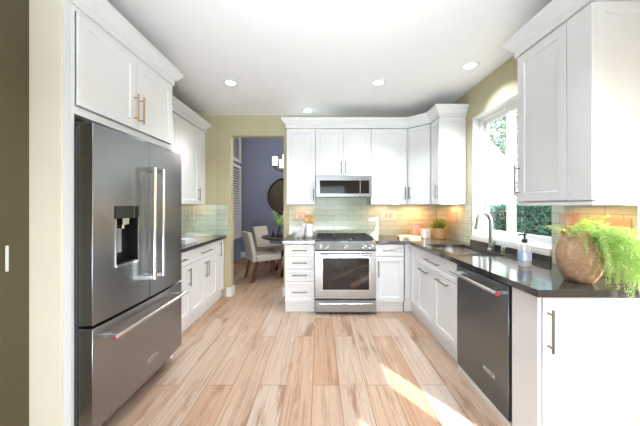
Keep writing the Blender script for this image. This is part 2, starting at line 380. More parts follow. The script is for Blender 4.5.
# kitchen window
wn1 = bpy.data.objects.new('window_1', None); COL.objects.link(wn1); wn1['kind'] = 'structure'; wn1.location = (XR, (WY0+WY1)/2, WZ0)
def win(name, boxes, mat, bevel=0.003):
    mb = MB()
    for b in boxes: mb.box(b[0]-XR, b[1]-XR, b[2]-(WY0+WY1)/2, b[3]-(WY0+WY1)/2, b[4]-WZ0, b[5]-WZ0)
    return obj(name, mb, mat, wn1, bevel=bevel)
fx0, fx1 = XR+0.075, XR+0.148; e = 0.002
def ring(x0, x1, y0, y1, z0, z1, w): return [(x0,x1,y0,y0+w,z0,z1),(x0,x1,y1-w,y1,z0,z1),(x0,x1,y0+w,y1-w,z0,z0+w),(x0,x1,y0+w,y1-w,z1-w,z1)]
win('window_frame', ring(fx0, fx1, WY0+e, WY1-e, WZ0+e, WZ1-e, 0.045), 'vinyl')
sz0, sz1 = WZ0+0.05, WZ1-0.05
win('sash', ring(XR+0.112, XR+0.14, 2.56, WY1-0.05, sz0, sz1, 0.042), 'vinyl')
win('sash', ring(XR+0.08, XR+0.108, WY0+0.05, 2.61, sz0, sz1, 0.05), 'vinyl')
win('window_pane', [(XR+0.124, XR+0.128, 2.60, WY1-0.09, sz0+0.04, sz1-0.04)], 'glass', 0)
win('window_pane', [(XR+0.092, XR+0.096, WY0+0.098, 2.562, sz0+0.048, sz1-0.048)], 'glass', 0)
win('window_sill', [(XR-0.018, XR+0.074, WY0+e, WY1-e, WZ0+0.001, WZ0+0.022), (XR-0.020, XR-0.001, WY0+e, WY1-e, 0.967, WZ0+0.0005)], 'trim')
win('window_reveal', [(XR-0.001, XR+0.075, WY1-0.012, WY1-e, WZ0+0.023, WZ1-e), (XR-0.001, XR+0.075, WY0+e, WY1-0.013, WZ1-0.012, WZ1-e)], 'trim', 0.001)

# ------------------------------------------------------------------ cabinet builders
def shaker(w, h, fw=0.058, d=0.009, t=0.02):
    i = fw; j = fw+0.004
    vs = [(0,0,0),(w,0,0),(w,0,h),(0,0,h), (i,0,i),(w-i,0,i),(w-i,0,h-i),(i,0,h-i), (j,d,j),(w-j,d,j),(w-j,d,h-j),(j,d,h-j), (0,t,0),(w,t,0),(w,t,h),(0,t,h)]
    fs = []
    for k in range(4):
        n = (k+1) % 4
        fs += [(k,n,4+n,4+k), (4+k,4+n,8+n,8+k), (n,k,12+k,12+n)]
    fs += [(8,9,10,11), (15,14,13,12)]
    return MB().add(vs, fs)
def pull(L, vertical, r=0.0062, off=0.032):
    mb = MB(); h = L/2
    if vertical:
        mb.tube([(0,-off,-h),(0,-off,h)], r)
        for s in (-1, 1): mb.tube([(0,0,s*(h-0.025)),(0,-off,s*(h-0.025))], r*0.8, 8)
    else:
        mb.tube([(-h,-off,0),(h,-off,0)], r)
        for s in (-1, 1): mb.tube([(s*(h-0.025),0,0),(s*(h-0.025),-off,0)], r*0.8, 8)
    return mb
G = 0.0022
def front(root, kind, x0, x1, z0, z1, handle=None, y=0.0, fw=0.058, hm='nickel'):
    o = obj(kind, shaker(x1-x0-2*G, z1-z0-2*G, fw), 'cabinet', root, loc=(x0+G, y, z0+G), bevel=0.0012)
    if handle:
        hx, hz, L, vert = handle
        obj('handle', pull(L, vert), hm, o, loc=(hx-x0-G, 0, hz-z0-G))
    return o
def base_box(root, w, depth, toe=True, poly=None):
    if poly: obj('carcass', MB().prism(poly, 0.13, CB-0.002), 'carcass', root)
    else: obj('carcass', MB().box(0.001, w-0.001, 0.034, depth, 0.13, CB-0.002), 'carcass', root)
    obj('toe_kick', MB().box(0.001, w-0.001, 0.042, 0.056, 0.0, 0.129), 'cabinet', root)
DB = 0.137; DT = 0.868
RZR, RZL = -PI/2, PI/2
FX = 1.14                                     # door plane of the right run
# --- back run, below
YF = 3.355; DEP = YB-0.004-YF
t = thing('base_cabinet', 'narrow white base cabinet with four stacked drawers left of the oven', 'cabinet', (-0.445, YF, 0), 0, 'white base cabinets')
w = 0.378; base_box(t, w, DEP)
for z0, z1 in ((DB, 0.397), (0.397, 0.555), (0.555, 0.713), (0.713, DT)):
    front(t, 'drawer', 0, w, z0, z1, (w/2, (z0+z1)/2, 0.19, False), fw=0.036)
t = thing('base_cabinet', 'white base cabinet with one drawer over one door just right of the oven', 'cabinet', (0.706, YF, 0), 0, 'white base cabinets')
w = 0.356; base_box(t, w, DEP)
front(t, 'drawer', 0, w, 0.715, DT, (w/2, 0.79, 0.19, False), fw=0.036)
front(t, 'door', 0, w, DB, 0.713, (0.032, 0.56, 0.2, True))
# --- right run, below (local x runs from the back corner towards the camera)
t = thing('corner_cabinet', 'white blind corner base cabinet where the two worktop runs meet, no handle', 'cabinet', (FX, 3.352, 0), RZR, 'white base cabinets')
obj('carcass', MB().prism([(0.001, 0.021), (0.236, 0.021), (0.236, 0.60), (-0.60, 0.60), (-0.60, -0.066), (0.001, -0.066)], 0.13, CB-0.002), 'carcass', t)
obj('toe_kick', MB().box(-0.045, 0.236, 0.042, 0.056, 0, 0.129).box(-0.059, -0.0455, -0.066, 0.056, 0, 0.129), 'cabinet', t)
front(t, 'door', 0.028, 0.237, DB, DT, None, fw=0.05)
t = thing('sink_cabinet', 'white sink base cabinet with a wide false drawer over two doors', 'cabinet', (FX, 3.113, 0), RZR, 'white base cabinets')
w = 0.908
mb = MB().box(0.001, w-0.001, 0.021, 0.60, 0.13, 0.15).box(0.001, 0.019, 0.021, 0.60, 0.15, CB-0.002).box(w-0.019, w-0.001, 0.021, 0.60, 0.15, CB-0.002).box(0.02, w-0.02, 0.021, 0.039, 0.15, CB-0.002).box(0.02, w-0.02, 0.585, 0.60, 0.15, CB-0.002)
obj('carcass', mb, 'carcass', t)
obj('toe_kick', MB().box(0.001, w-0.001, 0.042, 0.056, 0, 0.129), 'cabinet', t)
front(t, 'false_drawer', 0, w, 0.69, DT, (w*0.48, 0.785, 0.33, False), fw=0.036)
front(t, 'door', 0, w/2, DB, 0.688, (w*0.245, 0.645, 0.24, False))
front(t, 'door', w/2, w, DB, 0.688, (w*0.735, 0.645, 0.24, False))
t = thing('end_cabinet', 'white cabinet closing the near end of the worktop, tall door facing the camera', 'cabinet', (FX, 1.385, 0), 0, 'white base cabinets')
w = XR-0.004-FX
obj('carcass', MB().box(0.0, w, 0.021, 0.188, 0.0, CB-0.002), 'cabinet', t)
front(t, 'door', 0.022, w, 0.03, DT, (0.052, 0.70, 0.22, True))
obj('corner_stile', MB().box(0.0, 0.02, 0.004, 0.0205, 0, CB-0.002), 'cabinet', t)
# --- left run, below
LX = -1.425
t = thing('base_cabinet', 'white base cabinet half hidden behind the fridge, drawer over door', 'cabinet', (LX, 2.372, 0), RZL, 'white base cabinets')
w = 0.543; base_box(t, w, 0.57)
front(t, 'drawer', 0, w, 0.715, DT, (w/2, 0.79, 0.3, False), fw=0.036)
front(t, 'door', 0, w, DB, 0.713, (w-0.05, 0.58, 0.2, True))
t = thing('base_cabinet', 'white base cabinet with a wide drawer over paired doors, left wall past the fridge', 'cabinet', (LX, 2.917, 0), RZL, 'white base cabinets')
w = 0.77; base_box(t, w, 0.57, poly=[(0.001, 0.021), (w-0.001, 0.021), (w-0.001, 0.50), (w-0.05, 0.56), (0.001, 0.57)])
front(t, 'drawer', 0, w, 0.715, DT, (w/2, 0.79, 0.3, False), fw=0.036)
front(t, 'door', 0, w/2, DB, 0.713, (w/2-0.03, 0.57, 0.2, True))
front(t, 'door', w/2, w, DB, 0.713, (w/2+0.03, 0.57, 0.2, True))
t = thing('base_cabinet', 'narrow white pull-out cabinet with upright handle against the end wall, beside the dining room opening', 'cabinet', (LX, 3.689, 0), RZL, 'white base cabinets')
w = YB-0.018-3.689; base_box(t, w, 0.3, poly=[(0.001, 0.021), (w, 0.021), (w, 0.12), (0.001, 0.45)])
front(t, 'door', 0, w-0.03, DB, DT, (0.06, 0.74, 0.2, True), fw=0.045)

# --- uppers on the back wall
YU = 3.64; UD = YB-0.004-YU
def upper(name, label, x0, x1, z0=UB, doors=1, handles=()):
    t = thing(name, label, 'cabinet', (x0, YU, 0), 0, 'white wall cabinets'); w = x1-x0
    obj('carcass', MB().box(0.001, w-0.001, 0.034, UD, z0, UT), 'carcass', t)
    for k in range(doors):
        front(t, 'door', w*k/doors, w*(k+1)/doors, z0+0.004, UT-0.006, handles[k])
    return t
upper('wall_cabinet', 'tall white wall cabinet left of the microwave, single door', -0.46, -0.062, UB, 1, [(0.372, 1.50, 0.17, True)])
upper('wall_cabinet', 'short white double-door wall cabinet above the microwave', -0.06, 0.70, 1.765, 2, [(0.352, 1.88, 0.17, True), (0.412, 1.88, 0.17, True)])
upper('wall_cabinet', 'tall white wall cabinet right of the microwave, handle at its right edge', 0.703, 1.192, UB, 1, [(0.46, 1.53, 0.17, True)])
# diagonal corner upper
A = Vector((1.205, 3.645)); B = Vector((1.425, 3.415)); L = (B-A).length; ang = math.atan2(B.y-A.y, B.x-A.x)
t = thing('corner_wall_cabinet', 'white wall cabinet set diagonally across the back right corner', 'cabinet', (A.x, A.y, 0), ang, 'white wall cabinets')
Mi = Matrix.Rotation(-ang, 2)
poly = [Mi @ (Vector(p)-A) for p in ((1.750, 3.398), (1.750, 3.965), (1.194, 3.965))]
poly = [(0.0, 0.021), (L, 0.021)] + [tuple(p) for p in poly]
pl2 = [(-0.008, 0.025), (L-0.004, 0.021)] + [tuple(Mi @ (Vector(p)-A)) for p in ((1.446, 3.402), (1.748, 3.402), (1.748, 3.956), (1.196, 3.956), (1.196, 3.67))]
obj('carcass', MB().prism(pl2, UB, UT), 'carcass', t)
front(t, 'door', 0.006, L-0.006, UB+0.004, UT-0.006, (0.035, 1.53, 0.17, True), fw=0.05)
def side_upper(label, x, yfar, ynear, doors, group='white wall cabinets'):
    t = thing('wall_cabinet', label, 'cabinet', (x, yfar, 0), RZR, group); w = yfar-ynear
    obj('carcass', MB().box(0.001, w-0.019, 0.021, XR-0.004-x, UB, UT), 'carcass', t)
    obj('end_panel', shaker(XR-0.006-x, UT-UB, 0.055), 'cabinet', t, loc=(w, 0.0, UB), rz=PI/2, bevel=0.0012)
    for x0, x1, h in doors: front(t, 'door', x0, x1, UB+0.004, UT-0.006, h, fw=0.05)
    return t
RX = 1.425
t = thing('wall_cabinet', 'slim white wall cabinet beside the far edge of the window, panelled end facing the camera', 'cabinet', (RX, 3.396, 0), RZR, 'white wall cabinets')
w = 3.396-3.175
obj('carcass', MB().box(0.001, w-0.0205, 0.021, XR-0.004-RX, UB, UT), 'carcass', t)
front(t, 'door', 0.004, w-0.001, UB+0.004, UT-0.006, (w-0.03, 1.52, 0.17, True), fw=0.045)
def endp(t, w, wd, nm='end_panel'):
    p = obj(nm, shaker(wd, UT-UB, 0.055), 'cabinet', t, bevel=0.0012)
    # panel front faces local +x (towards the camera)
    p.rotation_euler = (0, 0, PI/2); p.location = (w, 0.0205, UB); return p
endp(t, w, XR-0.006-RX-0.0205)
t = thing('wall_cabinet', 'large white wall cabinet close to the camera, hung near the right end of the worktop', 'cabinet', (RX, 1.917, 0), RZR, 'white wall cabinets')
w = 1.917-1.39
obj('carcass', MB().box(0.001, w-0.0205, 0.021, XR-0.004-RX, UB, UT), 'carcass', t)
front(t, 'door', 0.002, 0.385, UB+0.004, UT-0.006, (0.022, 1.53, 0.22, True))
obj('stile', MB().box(0.388, w, 0.0, 0.020, UB+0.004, UT-0.006), 'cabinet', t, bevel=0.0012)
endp(t, w, XR-0.006-RX-0.0205)
obj('light_rail', MB().box(0.0, w, 0.004, 0.022, UB-0.022, UB-0.001).box(w-0.018, w, 0.0225, XR-0.014-RX, UB-0.022, UB-0.001), 'cabinet', t)
# --- left wall uppers and the fridge surround
UX = -1.66
t = thing('wall_cabinet', 'white wall cabinet mostly hidden behind the fridge surround', 'cabinet', (UX, 2.366, 0), RZL, 'white wall cabinets')
w = 0.734; obj('carcass', MB().box(0.001, w-0.001, 0.021, 0.337, UB, UT), 'carcass', t); front(t, 'door', 0, w, UB+0.004, UT-0.006, (w-0.04, 1.5, 0.17, True))
t = thing('wall_cabinet', 'white wall cabinet at the far left, between fridge surround and dining room opening', 'cabinet', (UX, 3.102, 0), RZL, 'white wall cabinets')
w = 0.738; obj('carcass', MB().prism([(0.001, 0.021), (w, 0.021), (w, 0.07), (0.545, 0.335), (0.001, 0.337)], UB, UT), 'carcass', t)
front(t, 'door', 0, 0.54, UB+0.004, UT-0.006, (0.50, 1.51, 0.17, True)); obj('stile', MB().box(0.544, w, 0.0, 0.02, UB+0.004, UT-0.006), 'cabinet', t, bevel=0.001)
FXC = -1.315
t = thing('fridge_cabinet', 'white cabinet surround over the fridge with two doors and champagne bar pulls', 'cabinet', (FXC, 1.400, 0), RZL, 'white wall cabinets')
w = 2.363-1.400
obj('side_panel', MB().box(0, 0.018, 0.0, 0.68, 0, 1.84), 'cabinet', t, bevel=0.001)
obj('side_panel', MB().box(w-0.018, w, 0.0, 0.68, 0, 1.84), 'cabinet', t, bevel=0.001)
obj('carcass', MB().box(0, w, 0.021, 0.68, 1.8405, UT), 'cabinet', t)
obj('face_frame', MB().box(0, w, 0.0005, 0.0205, 1.8405, 1.884).box(0, 0.022, 0.0005, 0.0205, 1.884, UT).box(w-0.035, w, 0.0005, 0.0205, 1.884, UT).box(0.022, w-0.035, 0.0005, 0.0205, 2.395, UT), 'cabinet', t)
mid = 0.475
front(t, 'door', 0.026, mid, 1.887, 2.392, (mid-0.03, 2.03, 0.19, True), y=-0.02, hm='champagne')
front(t, 'door', mid, w-0.038, 1.887, 2.392, (mid+0.03, 2.03, 0.19, True), y=-0.02, hm='champagne')
# --- crown mouldings
CP = [(-0.01, UT+0.0015), (0.010, UT+0.0015), (0.012, UT+0.045), (0.020, UT+0.05), (0.062, UT+0.105), (0.066, UT+0.130), (-0.01, UT+0.130)]
def crown(path, label, back=-0.01):
    return tag(obj('crown_molding', MB().sweep(path, [(back if o < 0 else o, z) for o, z in CP]), 'cabinet', smooth=False), label, 'molding', 'white crown moldings')
crown([(-0.46, YB-0.02), (-0.46, YU), (1.203, YU), (RX, 3.412), (RX, 3.173), (XR-0.004, 3.173)], 'white crown molding along the back wall cabinets, turning at the corner to the window')
crown([(UX, 2.375), (UX, 3.84), (-1.76, 3.84)], 'white crown molding on the far left cabinets beyond the fridge')
crown([(FXC, 1.400), (FXC, 2.363), (-1.60, 2.363)], 'white crown molding above the fridge cabinet', -0.08)
crown([(XR-0.004, 1.919), (RX, 1.919), (RX, 1.388), (XR-0.004, 1.388)][::-1][::-1], 'white crown molding on the large near right cabinet')

# ------------------------------------------------------------------ worktops
SX0, SX1, SY0, SY1 = 1.215, 1.63, 2.27, 3.03     # sink cut-out
xs = [0.704, 1.115, SX0, SX1, XR-0.002]; ys = [1.357, SY0, SY1, 3.33, YB-0.012]
ys2 = [1.357, SY0, 2.645, 2.665, SY1, 3.33, YB-0.012]
def keep(x, y):
    if x < 1.115 and y < 3.33: return False
    return not (SX0 < x < SX1 and SY0 < y < SY1)
wt = tag(obj('worktop', MB().slab(xs, ys, keep, CB, CT), 'quartz', smooth=False), 'dark grey quartz worktop turning the right corner, sink set into it', 'worktop', 'dark quartz worktops')
obj('upstand', MB().box(XR-0.022, XR-0.002, WY0-0.003, WY1+0.010, CT, 0.965), 'quartz', wt)
tag(obj('worktop', MB().box(-0.472, -0.064, 3.33, YB-0.012, CB, CT), 'quartz', bevel=0.002), 'short dark quartz worktop left of the oven', 'worktop', 'dark quartz worktops')
tag(obj('worktop', MB().prism([(-1.985, 2.366), (-1.40, 2.366), (-1.40, YB-0.012), (-1.545, YB-0.012), (-1.985, 3.625)], CB, CT), 'quartz', bevel=0.002), 'dark quartz worktop behind the fridge along the left wall', 'worktop', 'dark quartz worktops')

# sink
t = thing('kitchen_sink', 'double bowl stainless steel sink under the window', 'sink', (SX0, SY0, CB))
def bowl(x0, x1, y0, y1, d, wl=0.004):
    mb = MB(); i = 0.02
    o = [(x0,y0),(x1,y0),(x1,y1),(x0,y1)]; n = [(x0+i,y0+i),(x1-i,y0+i),(x1-i,y1-i),(x0+i,y1-i)]
    vs = [(x,y,-0.001) for x,y in o]+[(x,y,-d) for x,y in n]+[(x+(wl if x==x0 else -wl),y+(wl if y==y0 else -wl),-0.001) for x,y in o]+[(x,y,-d+wl) for x,y in n]
    fs = []
    for k in range(4):
        m = (k+1)%4; fs += [(k,m,4+m,4+k),(8+k,12+k,12+m,8+m),(k,8+k,8+m,m)]
    fs += [(4,5,6,7),(12,15,14,13)]
    return mb.add(vs, fs)
wX, wY = SX1-SX0, SY1-SY0
obj('bowl', bowl(-0.001, wX+0.001, -0.001, 0.372, 0.2), 'sink', t)
obj('bowl', bowl(-0.001, wX+0.001, 0.384, wY+0.001, 0.2), 'sink', t)
obj('divider', MB().box(0, wX, 0.3725, 0.3835, -0.06, -0.001), 'sink', t)
for y in (0.186, 0.572): obj('drain', MB().lathe([(0, 0), (0.045, 0), (0.045, 0.004), (0.03, 0.002), (0, 0.002)], (wX/2, y, -0.1955), 20), 'chrome', t)
# faucet
t = thing('faucet', 'tall brushed nickel gooseneck faucet behind the sink', 'faucet', (1.695, 2.63, CT+0.0005))
obj('base_ring', MB().lathe([(0, 0), (0.03, 0), (0.03, 0.012), (0.022, 0.02), (0.02, 0.08), (0, 0.08)], seg=24), 'satin', t)
pts = [(0,0,0.08),(0,0,0.27)]+[(-0.066+0.066*math.cos(a_), 0.01*math.sin(a_), 0.27+0.10*math.sin(a_)) for a_ in [PI*k/12 for k in range(1, 12)]]+[(-0.134,0,0.262)]
obj('spout', MB().tube(pts, 0.0205, 16), 'satin', t)
obj('spray_head', MB().tube([(-0.134,0,0.262),(-0.139,0,0.235),(-0.146,0,0.20)], [0.0205, 0.023, 0.026], 16), 'satin', t)
obj('lever', MB().tube([(0,-0.016,0.045),(0,-0.04,0.05)], 0.011, 10).tube([(0,-0.038,0.05),(0.0,-0.075,0.10)], [0.007, 0.005], 10), 'chrome', t)
tag(obj('air_gap', MB().lathe([(0,0),(0.019,0),(0.019,0.05),(0.016,0.06),(0,0.062)], (1.69, 2.44, CT+0.0005), 20), 'chrome'), 'small chrome air gap cap between faucet and soap bottle', 'air gap')
# soap bottle
t = thing('soap_bottle', 'clear soap bottle with black pump and blue label on the worktop', 'bottle', (1.475, 1.91, CT+0.0005))
obj('bottle_body', MB().lathe([(0,0),(0.036,0),(0.040,0.006),(0.040,0.14),(0.034,0.158),(0.014,0.168),(0.014,0.18)], seg=28), 'bottle_glass', t)
M['soap'] = plain('clear liquid soap', lin(214, 228, 240), 0.15, vary=0.02)
obj('soap', MB().lathe([(0,0.004),(0.037,0.006),(0.037,0.075),(0,0.075)], seg=28), 'bottle_glass', t)
M['label_blue'] = plain('blue paper label', lin(178, 200, 236), 0.5)
obj('label', MB().lathe([(0.0405,0.045),(0.041,0.045),(0.041,0.10),(0.0405,0.10),(0.0405,0.045)], seg=28), 'label_blue', t)
obj('pump', MB().lathe([(0,0.168),(0.017,0.168),(0.017,0.192),(0.006,0.196),(0.006,0.222),(0.012,0.224),(0.012,0.232),(0,0.234)], seg=20).tube([(0,0,0.228),(-0.03,0.0,0.228),(-0.045,0,0.222)], 0.0045, 8), 'black', t)

# ------------------------------------------------------------------ text
def lettering(txt, size, depth=0.0006):
    c = bpy.data.curves.new('letters', 'FONT'); c.body = txt; c.size = size; c.align_x = 'CENTER'; c.align_y = 'CENTER'; c.extrude = depth
    o = bpy.data.objects.new('letters', c); COL.objects.link(o)
    bpy.context.view_layer.update(); dg = bpy.context.evaluated_depsgraph_get()
    me = bpy.data.meshes.new_from_object(o.evaluated_get(dg)); bpy.data.objects.remove(o); bpy.data.curves.remove(c)
    return me
LET = lettering('KitchenAid', 0.02)
LET.materials.append(M['black'])
def nameplate(root, x, z, y=0.0, w=0.115, h=0.026):
    p = obj('nameplate', MB().box(-w/2, w/2, -0.004, 0, -h/2, h/2), 'chrome', root, loc=(x, y, z), bevel=0.001)
    l = bpy.data.objects.new('lettering', LET); COL.objects.link(l); l.parent = p; l.rotation_euler = (PI/2, 0, 0); l.location = (0, -0.0044, 0)

# ------------------------------------------------------------------ fridge (front faces +X; local x runs away from the camera)
FW = 0.918
t = thing('refrigerator', 'stainless french door refrigerator with water dispenser in its left door', 'refrigerator', (-1.208, 1.420, 0), RZL)
obj('body', MB().box(0.004, FW-0.004, 0.098, 0.72, 0.125, 1.775), 'body_grey', t, bevel=0.004)
for x in (0.01, FW-0.10): obj('hinge_cover', MB().box(x, x+0.09, 0.03, 0.16, 1.776, 1.80), 'body_grey', t, bevel=0.004)
obj('kick_grille', MB().box(0.01, FW-0.01, 0.15, 0.17, 0.0, 0.12), 'black', t)
def bowed(x0, x1, z0, z1, d=0.012, th=0.09, n=12, hole=None):
    """door skin that bows out slightly across the whole fridge width"""
    f = lambda x: d*((2*x/FW-1)**2)
    xs = [x0+(x1-x0)*k/n for k in range(n+1)]
    mb = MB()
    if hole: hx0, hx1, hz0, hz1 = hole; xs = sorted(set([x for x in xs if abs(x-hx0) > 0.01 and abs(x-hx1) > 0.01]+[hx0, hx1]))
    zs = [z0, z1] if not hole else [z0, hz0, hz1, z1]
    n = len(xs); m = len(zs)
    vs = [(x, f(x), z) for x in xs for z in zs]+[(x, th, z) for x in xs for z in zs]
    I = lambda i, j, s: s*n*m+i*m+j; fs = []
    inh = lambda i, j: hole and hx0-1e-6 < (xs[i]+xs[i+1])/2 < hx1+1e-6 and j == 1
    for i in range(n-1):
        for j in range(m-1):
            if inh(i, j): continue
            fs.append((I(i,j,0), I(i+1,j,0), I(i+1,j+1,0), I(i,j+1,0))); fs.append((I(i,j,1), I(i,j+1,1), I(i+1,j+1,1), I(i+1,j,1)))
        fs.append((I(i,0,0), I(i,0,1), I(i+1,0,1), I(i+1,0,0))); fs.append((I(i,m-1,0), I(i+1,m-1,0), I(i+1,m-1,1), I(i,m-1,1)))
    for j in range(m-1):
        fs.append((I(0,j,0), I(0,j+1,0), I(0,j+1,1), I(0,j,1))); fs.append((I(n-1,j,0), I(n-1,j,1), I(n-1,j+1,1), I(n-1,j+1,0)))
    return mb.add(vs, fs)
hx0, hx1, hz0, hz1 = 0.152, 0.345, 0.985, 1.345
dl = obj('door', bowed(0.002, FW/2-0.002, 0.70, 1.795, hole=(hx0, hx1, hz0, hz1)), 'steel', t, bevel=0.003)
dr = obj('door', bowed(FW/2+0.002, FW-0.002, 0.70, 1.795), 'steel', t, bevel=0.003)
fd = obj('freezer_drawer', bowed(0.002, FW-0.002, 0.128, 0.682), 'steel', t, bevel=0.003)
def vhandle(x, root):
    z0, z1 = 0.84, 1.615; o = 0.078
    mb = MB().tube([(x, -o+0.01, z0), (x, -o+0.01, z1)], 0.0125, 14)
    for z in (z0+0.015, z1-0.015): mb.box(x-0.011, x+0.011, -o+0.008, 0.004, z-0.014, z+0.014)
    obj('handle', mb, 'chrome', root, bevel=0.002)
vhandle(FW/2-0.05, dl); vhandle(FW/2+0.05, dr)
mb = MB().tube([(0.06, -0.062, 0.61), (FW-0.06, -0.062, 0.61)], 0.0125, 14)
for x in (0.085, FW-0.085): mb.box(x-0.014, x+0.014, -0.06, 0.012, 0.598, 0.622)
obj('handle', mb, 'chrome', fd, bevel=0.002)
for x in (0.0585, FW-0.0585):
    obj('handle_badge', MB().lathe([(0,-0.0015),(0.009,-0.0015),(0.009,0.0015),(0,0.0015)], seg=16, mtx=Matrix.Translation((x,-0.062,0.61)) @ Matrix.Rotation(PI/2,4,'Y')), 'red' , fd)
d = obj('dispenser', MB().box(hx0, hx1, 0.075, 0.08, hz0, hz1).box(hx0, hx0+0.004, 0.004, 0.075, hz0, hz1).box(hx1-0.004, hx1, 0.004, 0.075, hz0, hz1).box(hx0, hx1, 0.004, 0.075, hz0, hz0+0.012).box(hx0, hx1, 0.004, 0.075, hz1-0.004, hz1), 'black', t)
obj('control_panel', MB().box(hx0-0.003, hx1+0.003, -0.002, 0.06, hz1-0.075, hz1+0.003), 'gloss_black', d, bevel=0.002)
obj('nozzle', MB().box(0.222, 0.277, 0.014, 0.06, hz1-0.115, hz1-0.076).tube([(0.249, 0.036, hz1-0.115), (0.249, 0.036, hz1-0.14)], 0.012, 12), 'chrome', d)
obj('paddle', MB().box(0.232, 0.267, 0.055, 0.062, hz0+0.07, hz1-0.14).box(hx0+0.012, 0.232, 0.05, 0.056, hz0+0.17, hz0+0.18), 'steel_light', d)
obj('drip_tray', MB().box(hx0-0.002, hx1+0.002, -0.004, 0.074, hz0-0.006, hz0+0.006), 'chrome', d, bevel=0.001)
for x in (hx0-0.003, hx1-0.002): obj('side_trim', MB().box(x, x+0.005, -0.001, 0.01, hz0, hz1-0.075), 'chrome', d)
nameplate(fd, 0.50, 0.255, 0.003)

# ------------------------------------------------------------------ dishwasher
t = thing('dishwasher', 'dark stainless dishwasher with bar handle and red end badge', 'dishwasher', (FX-0.004, 2.198, 0), RZR)
w = 0.612
obj('tub', MB().box(0.006, w-0.006, 0.03, 0.58, 0.03, 0.865), 'black', t)
dd = obj('door', MB().box(0.004, w-0.012, 0.0, 0.029, 0.045, 0.862), 'steel_dark', t, bevel=0.003)
obj('toe_panel', MB().box(0.002, w-0.002, 0.008, 0.028, 0.0, 0.040), 'cabinet', t)
obj('control_strip', MB().box(0.01, w-0.018, -0.001, 0.02, 0.842, 0.860), 'steel_dark', dd)
mb = MB().tube([(0.012, -0.062, 0.813), (w-0.022, -0.062, 0.813)], 0.0125, 14)
for x in (0.045, w-0.055): mb.box(x-0.013, x+0.013, -0.06, 0.001, 0.802, 0.824)
h = obj('handle', mb, 'chrome', dd, bevel=0.002)
b = obj('handle_badge', MB().lathe([(0,-0.002),(0.0135,-0.002),(0.0135,0.002),(0,0.002)], seg=20, mtx=Matrix.Translation((w-0.0195,-0.062,0.813)) @ Matrix.Rotation(PI/2,4,'Y')), 'red', dd); b['label'] = 'red enamel badge'
nameplate(dd, 0.42, 0.235)

# ------------------------------------------------------------------ range
RW = 0.758; YR = 3.295
t = thing('oven_range', 'stainless slide-in gas range with black grates in the middle of the back wall', 'oven', (-0.061, YR, 0))
obj('body', MB().box(0.003, RW-0.003, 0.045, 0.655, 0.02, 0.895), 'black', t)
obj('control_panel', MB().add([(0,0.0,0.805),(RW,0.0,0.805),(RW,0.03,0.905),(0,0.03,0.905),(0,0.08,0.805),(RW,0.08,0.805),(RW,0.08,0.918),(0,0.08,0.918)], [(0,1,2,3),(4,7,6,5),(0,4,5,1),(3,2,6,7),(0,3,7,4),(1,5,6,2)]), 'steel_light', t, bevel=0.003)
obj('cooktop', MB().box(-0.006, RW+0.006, 0.0805, 0.655, 0.9165, 0.924), 'enamel', t, bevel=0.002)
for k, x in enumerate((0.062, 0.150, 0.379, 0.608, 0.696)):
    mt = Matrix.Translation((x, 0.012, 0.852)) @ Matrix.Rotation(PI/2-0.28, 4, 'X')
    kb = obj('knob', MB().lathe([(0,0),(0.027,0),(0.027,0.006),(0.021,0.008),(0.019,0.034),(0.016,0.038),(0,0.038)], seg=24, mtx=mt), 'chrome', t)
    obj('knob_grip', MB().box(-0.004, 0.004, -0.018, 0.018, 0.038, 0.048, mtx=mt), 'chrome', kb)
gw = (RW-0.03)/3
for k in range(3):
    x0 = 0.015+gw*k; x1 = x0+gw-0.006; mb = MB(); z0, z1 = 0.936, 0.952
    for x in (x0, x1-0.012): mb.box(x, x+0.012, 0.095, 0.635, z0-0.010, z1)
    for y in (0.095, 0.623): mb.box(x0, x1, y, y+0.012, z0, z1)
    for y in (0.20, 0.275, 0.35, 0.425, 0.50): mb.box(x0, x1, y, y+0.009, z0+0.004, z1)
    mb.box((x0+x1)/2-0.005, (x0+x1)/2+0.005, 0.095, 0.635, z0+0.004, z1)
    for x in (x0, x1-0.012):
        for y in (0.095, 0.623): mb.box(x, x+0.012, y, y+0.012, 0.9242, z0)
    obj('grate', mb, 'iron', t)
for x, y in ((0.14, 0.22), (0.14, 0.50), (0.379, 0.36), (0.618, 0.22), (0.618, 0.50)):
    obj('burner', MB().lathe([(0,0),(0.05,0),(0.05,0.008),(0.034,0.009),(0.034,0.014),(0,0.014)], (x, y, 0.9242), 24), 'iron', t)
dz0, dz1 = 0.198, 0.79
dx0, dx1, wz0, wz1 = 0.095, RW-0.085, 0.31, 0.705
mb = MB().slab([0, dx0, dx1, RW], [dz0, wz0, wz1, dz1], lambda x, y: not (dx0 < x < dx1 and wz0 < y < wz1), 0, 0.044)
mb.v = [(x, z, y) for x, y, z in mb.v]
od = obj('oven_door', mb, 'steel_light', t, bevel=0.002)
obj('oven_window', MB().box(dx0+0.001, dx1-0.001, 0.006, 0.03, wz0+0.001, wz1-0.001), 'gloss_black', od)
mb = MB()
for a_ in (dx0-0.012, dx1): mb.box(a_, a_+0.012, -0.002, 0.01, wz0-0.012, wz1+0.012)
for a_ in (wz0-0.012, wz1): mb.box(dx0, dx1, -0.002, 0.01, a_, a_+0.012)
obj('window_bezel', mb, 'chrome', od)
def hbar(root, z, x0=0.05, x1=RW-0.05, o=0.06):
    mb = MB().tube([(x0, -o, z), (x1, -o, z)], 0.0115, 14)
    for x in (x0+0.02, x1-0.02): mb.box(x-0.012, x+0.012, -o, 0.001, z-0.010, z+0.010)
    obj('handle', mb, 'chrome', root, bevel=0.002)
hbar(od, 0.755); nameplate(od, RW/2, 0.252)
wd = obj('warming_drawer', MB().box(0, RW, 0, 0.044, 0.032, 0.178), 'steel_light', t, bevel=0.002)
hbar(wd, 0.152, o=0.045)
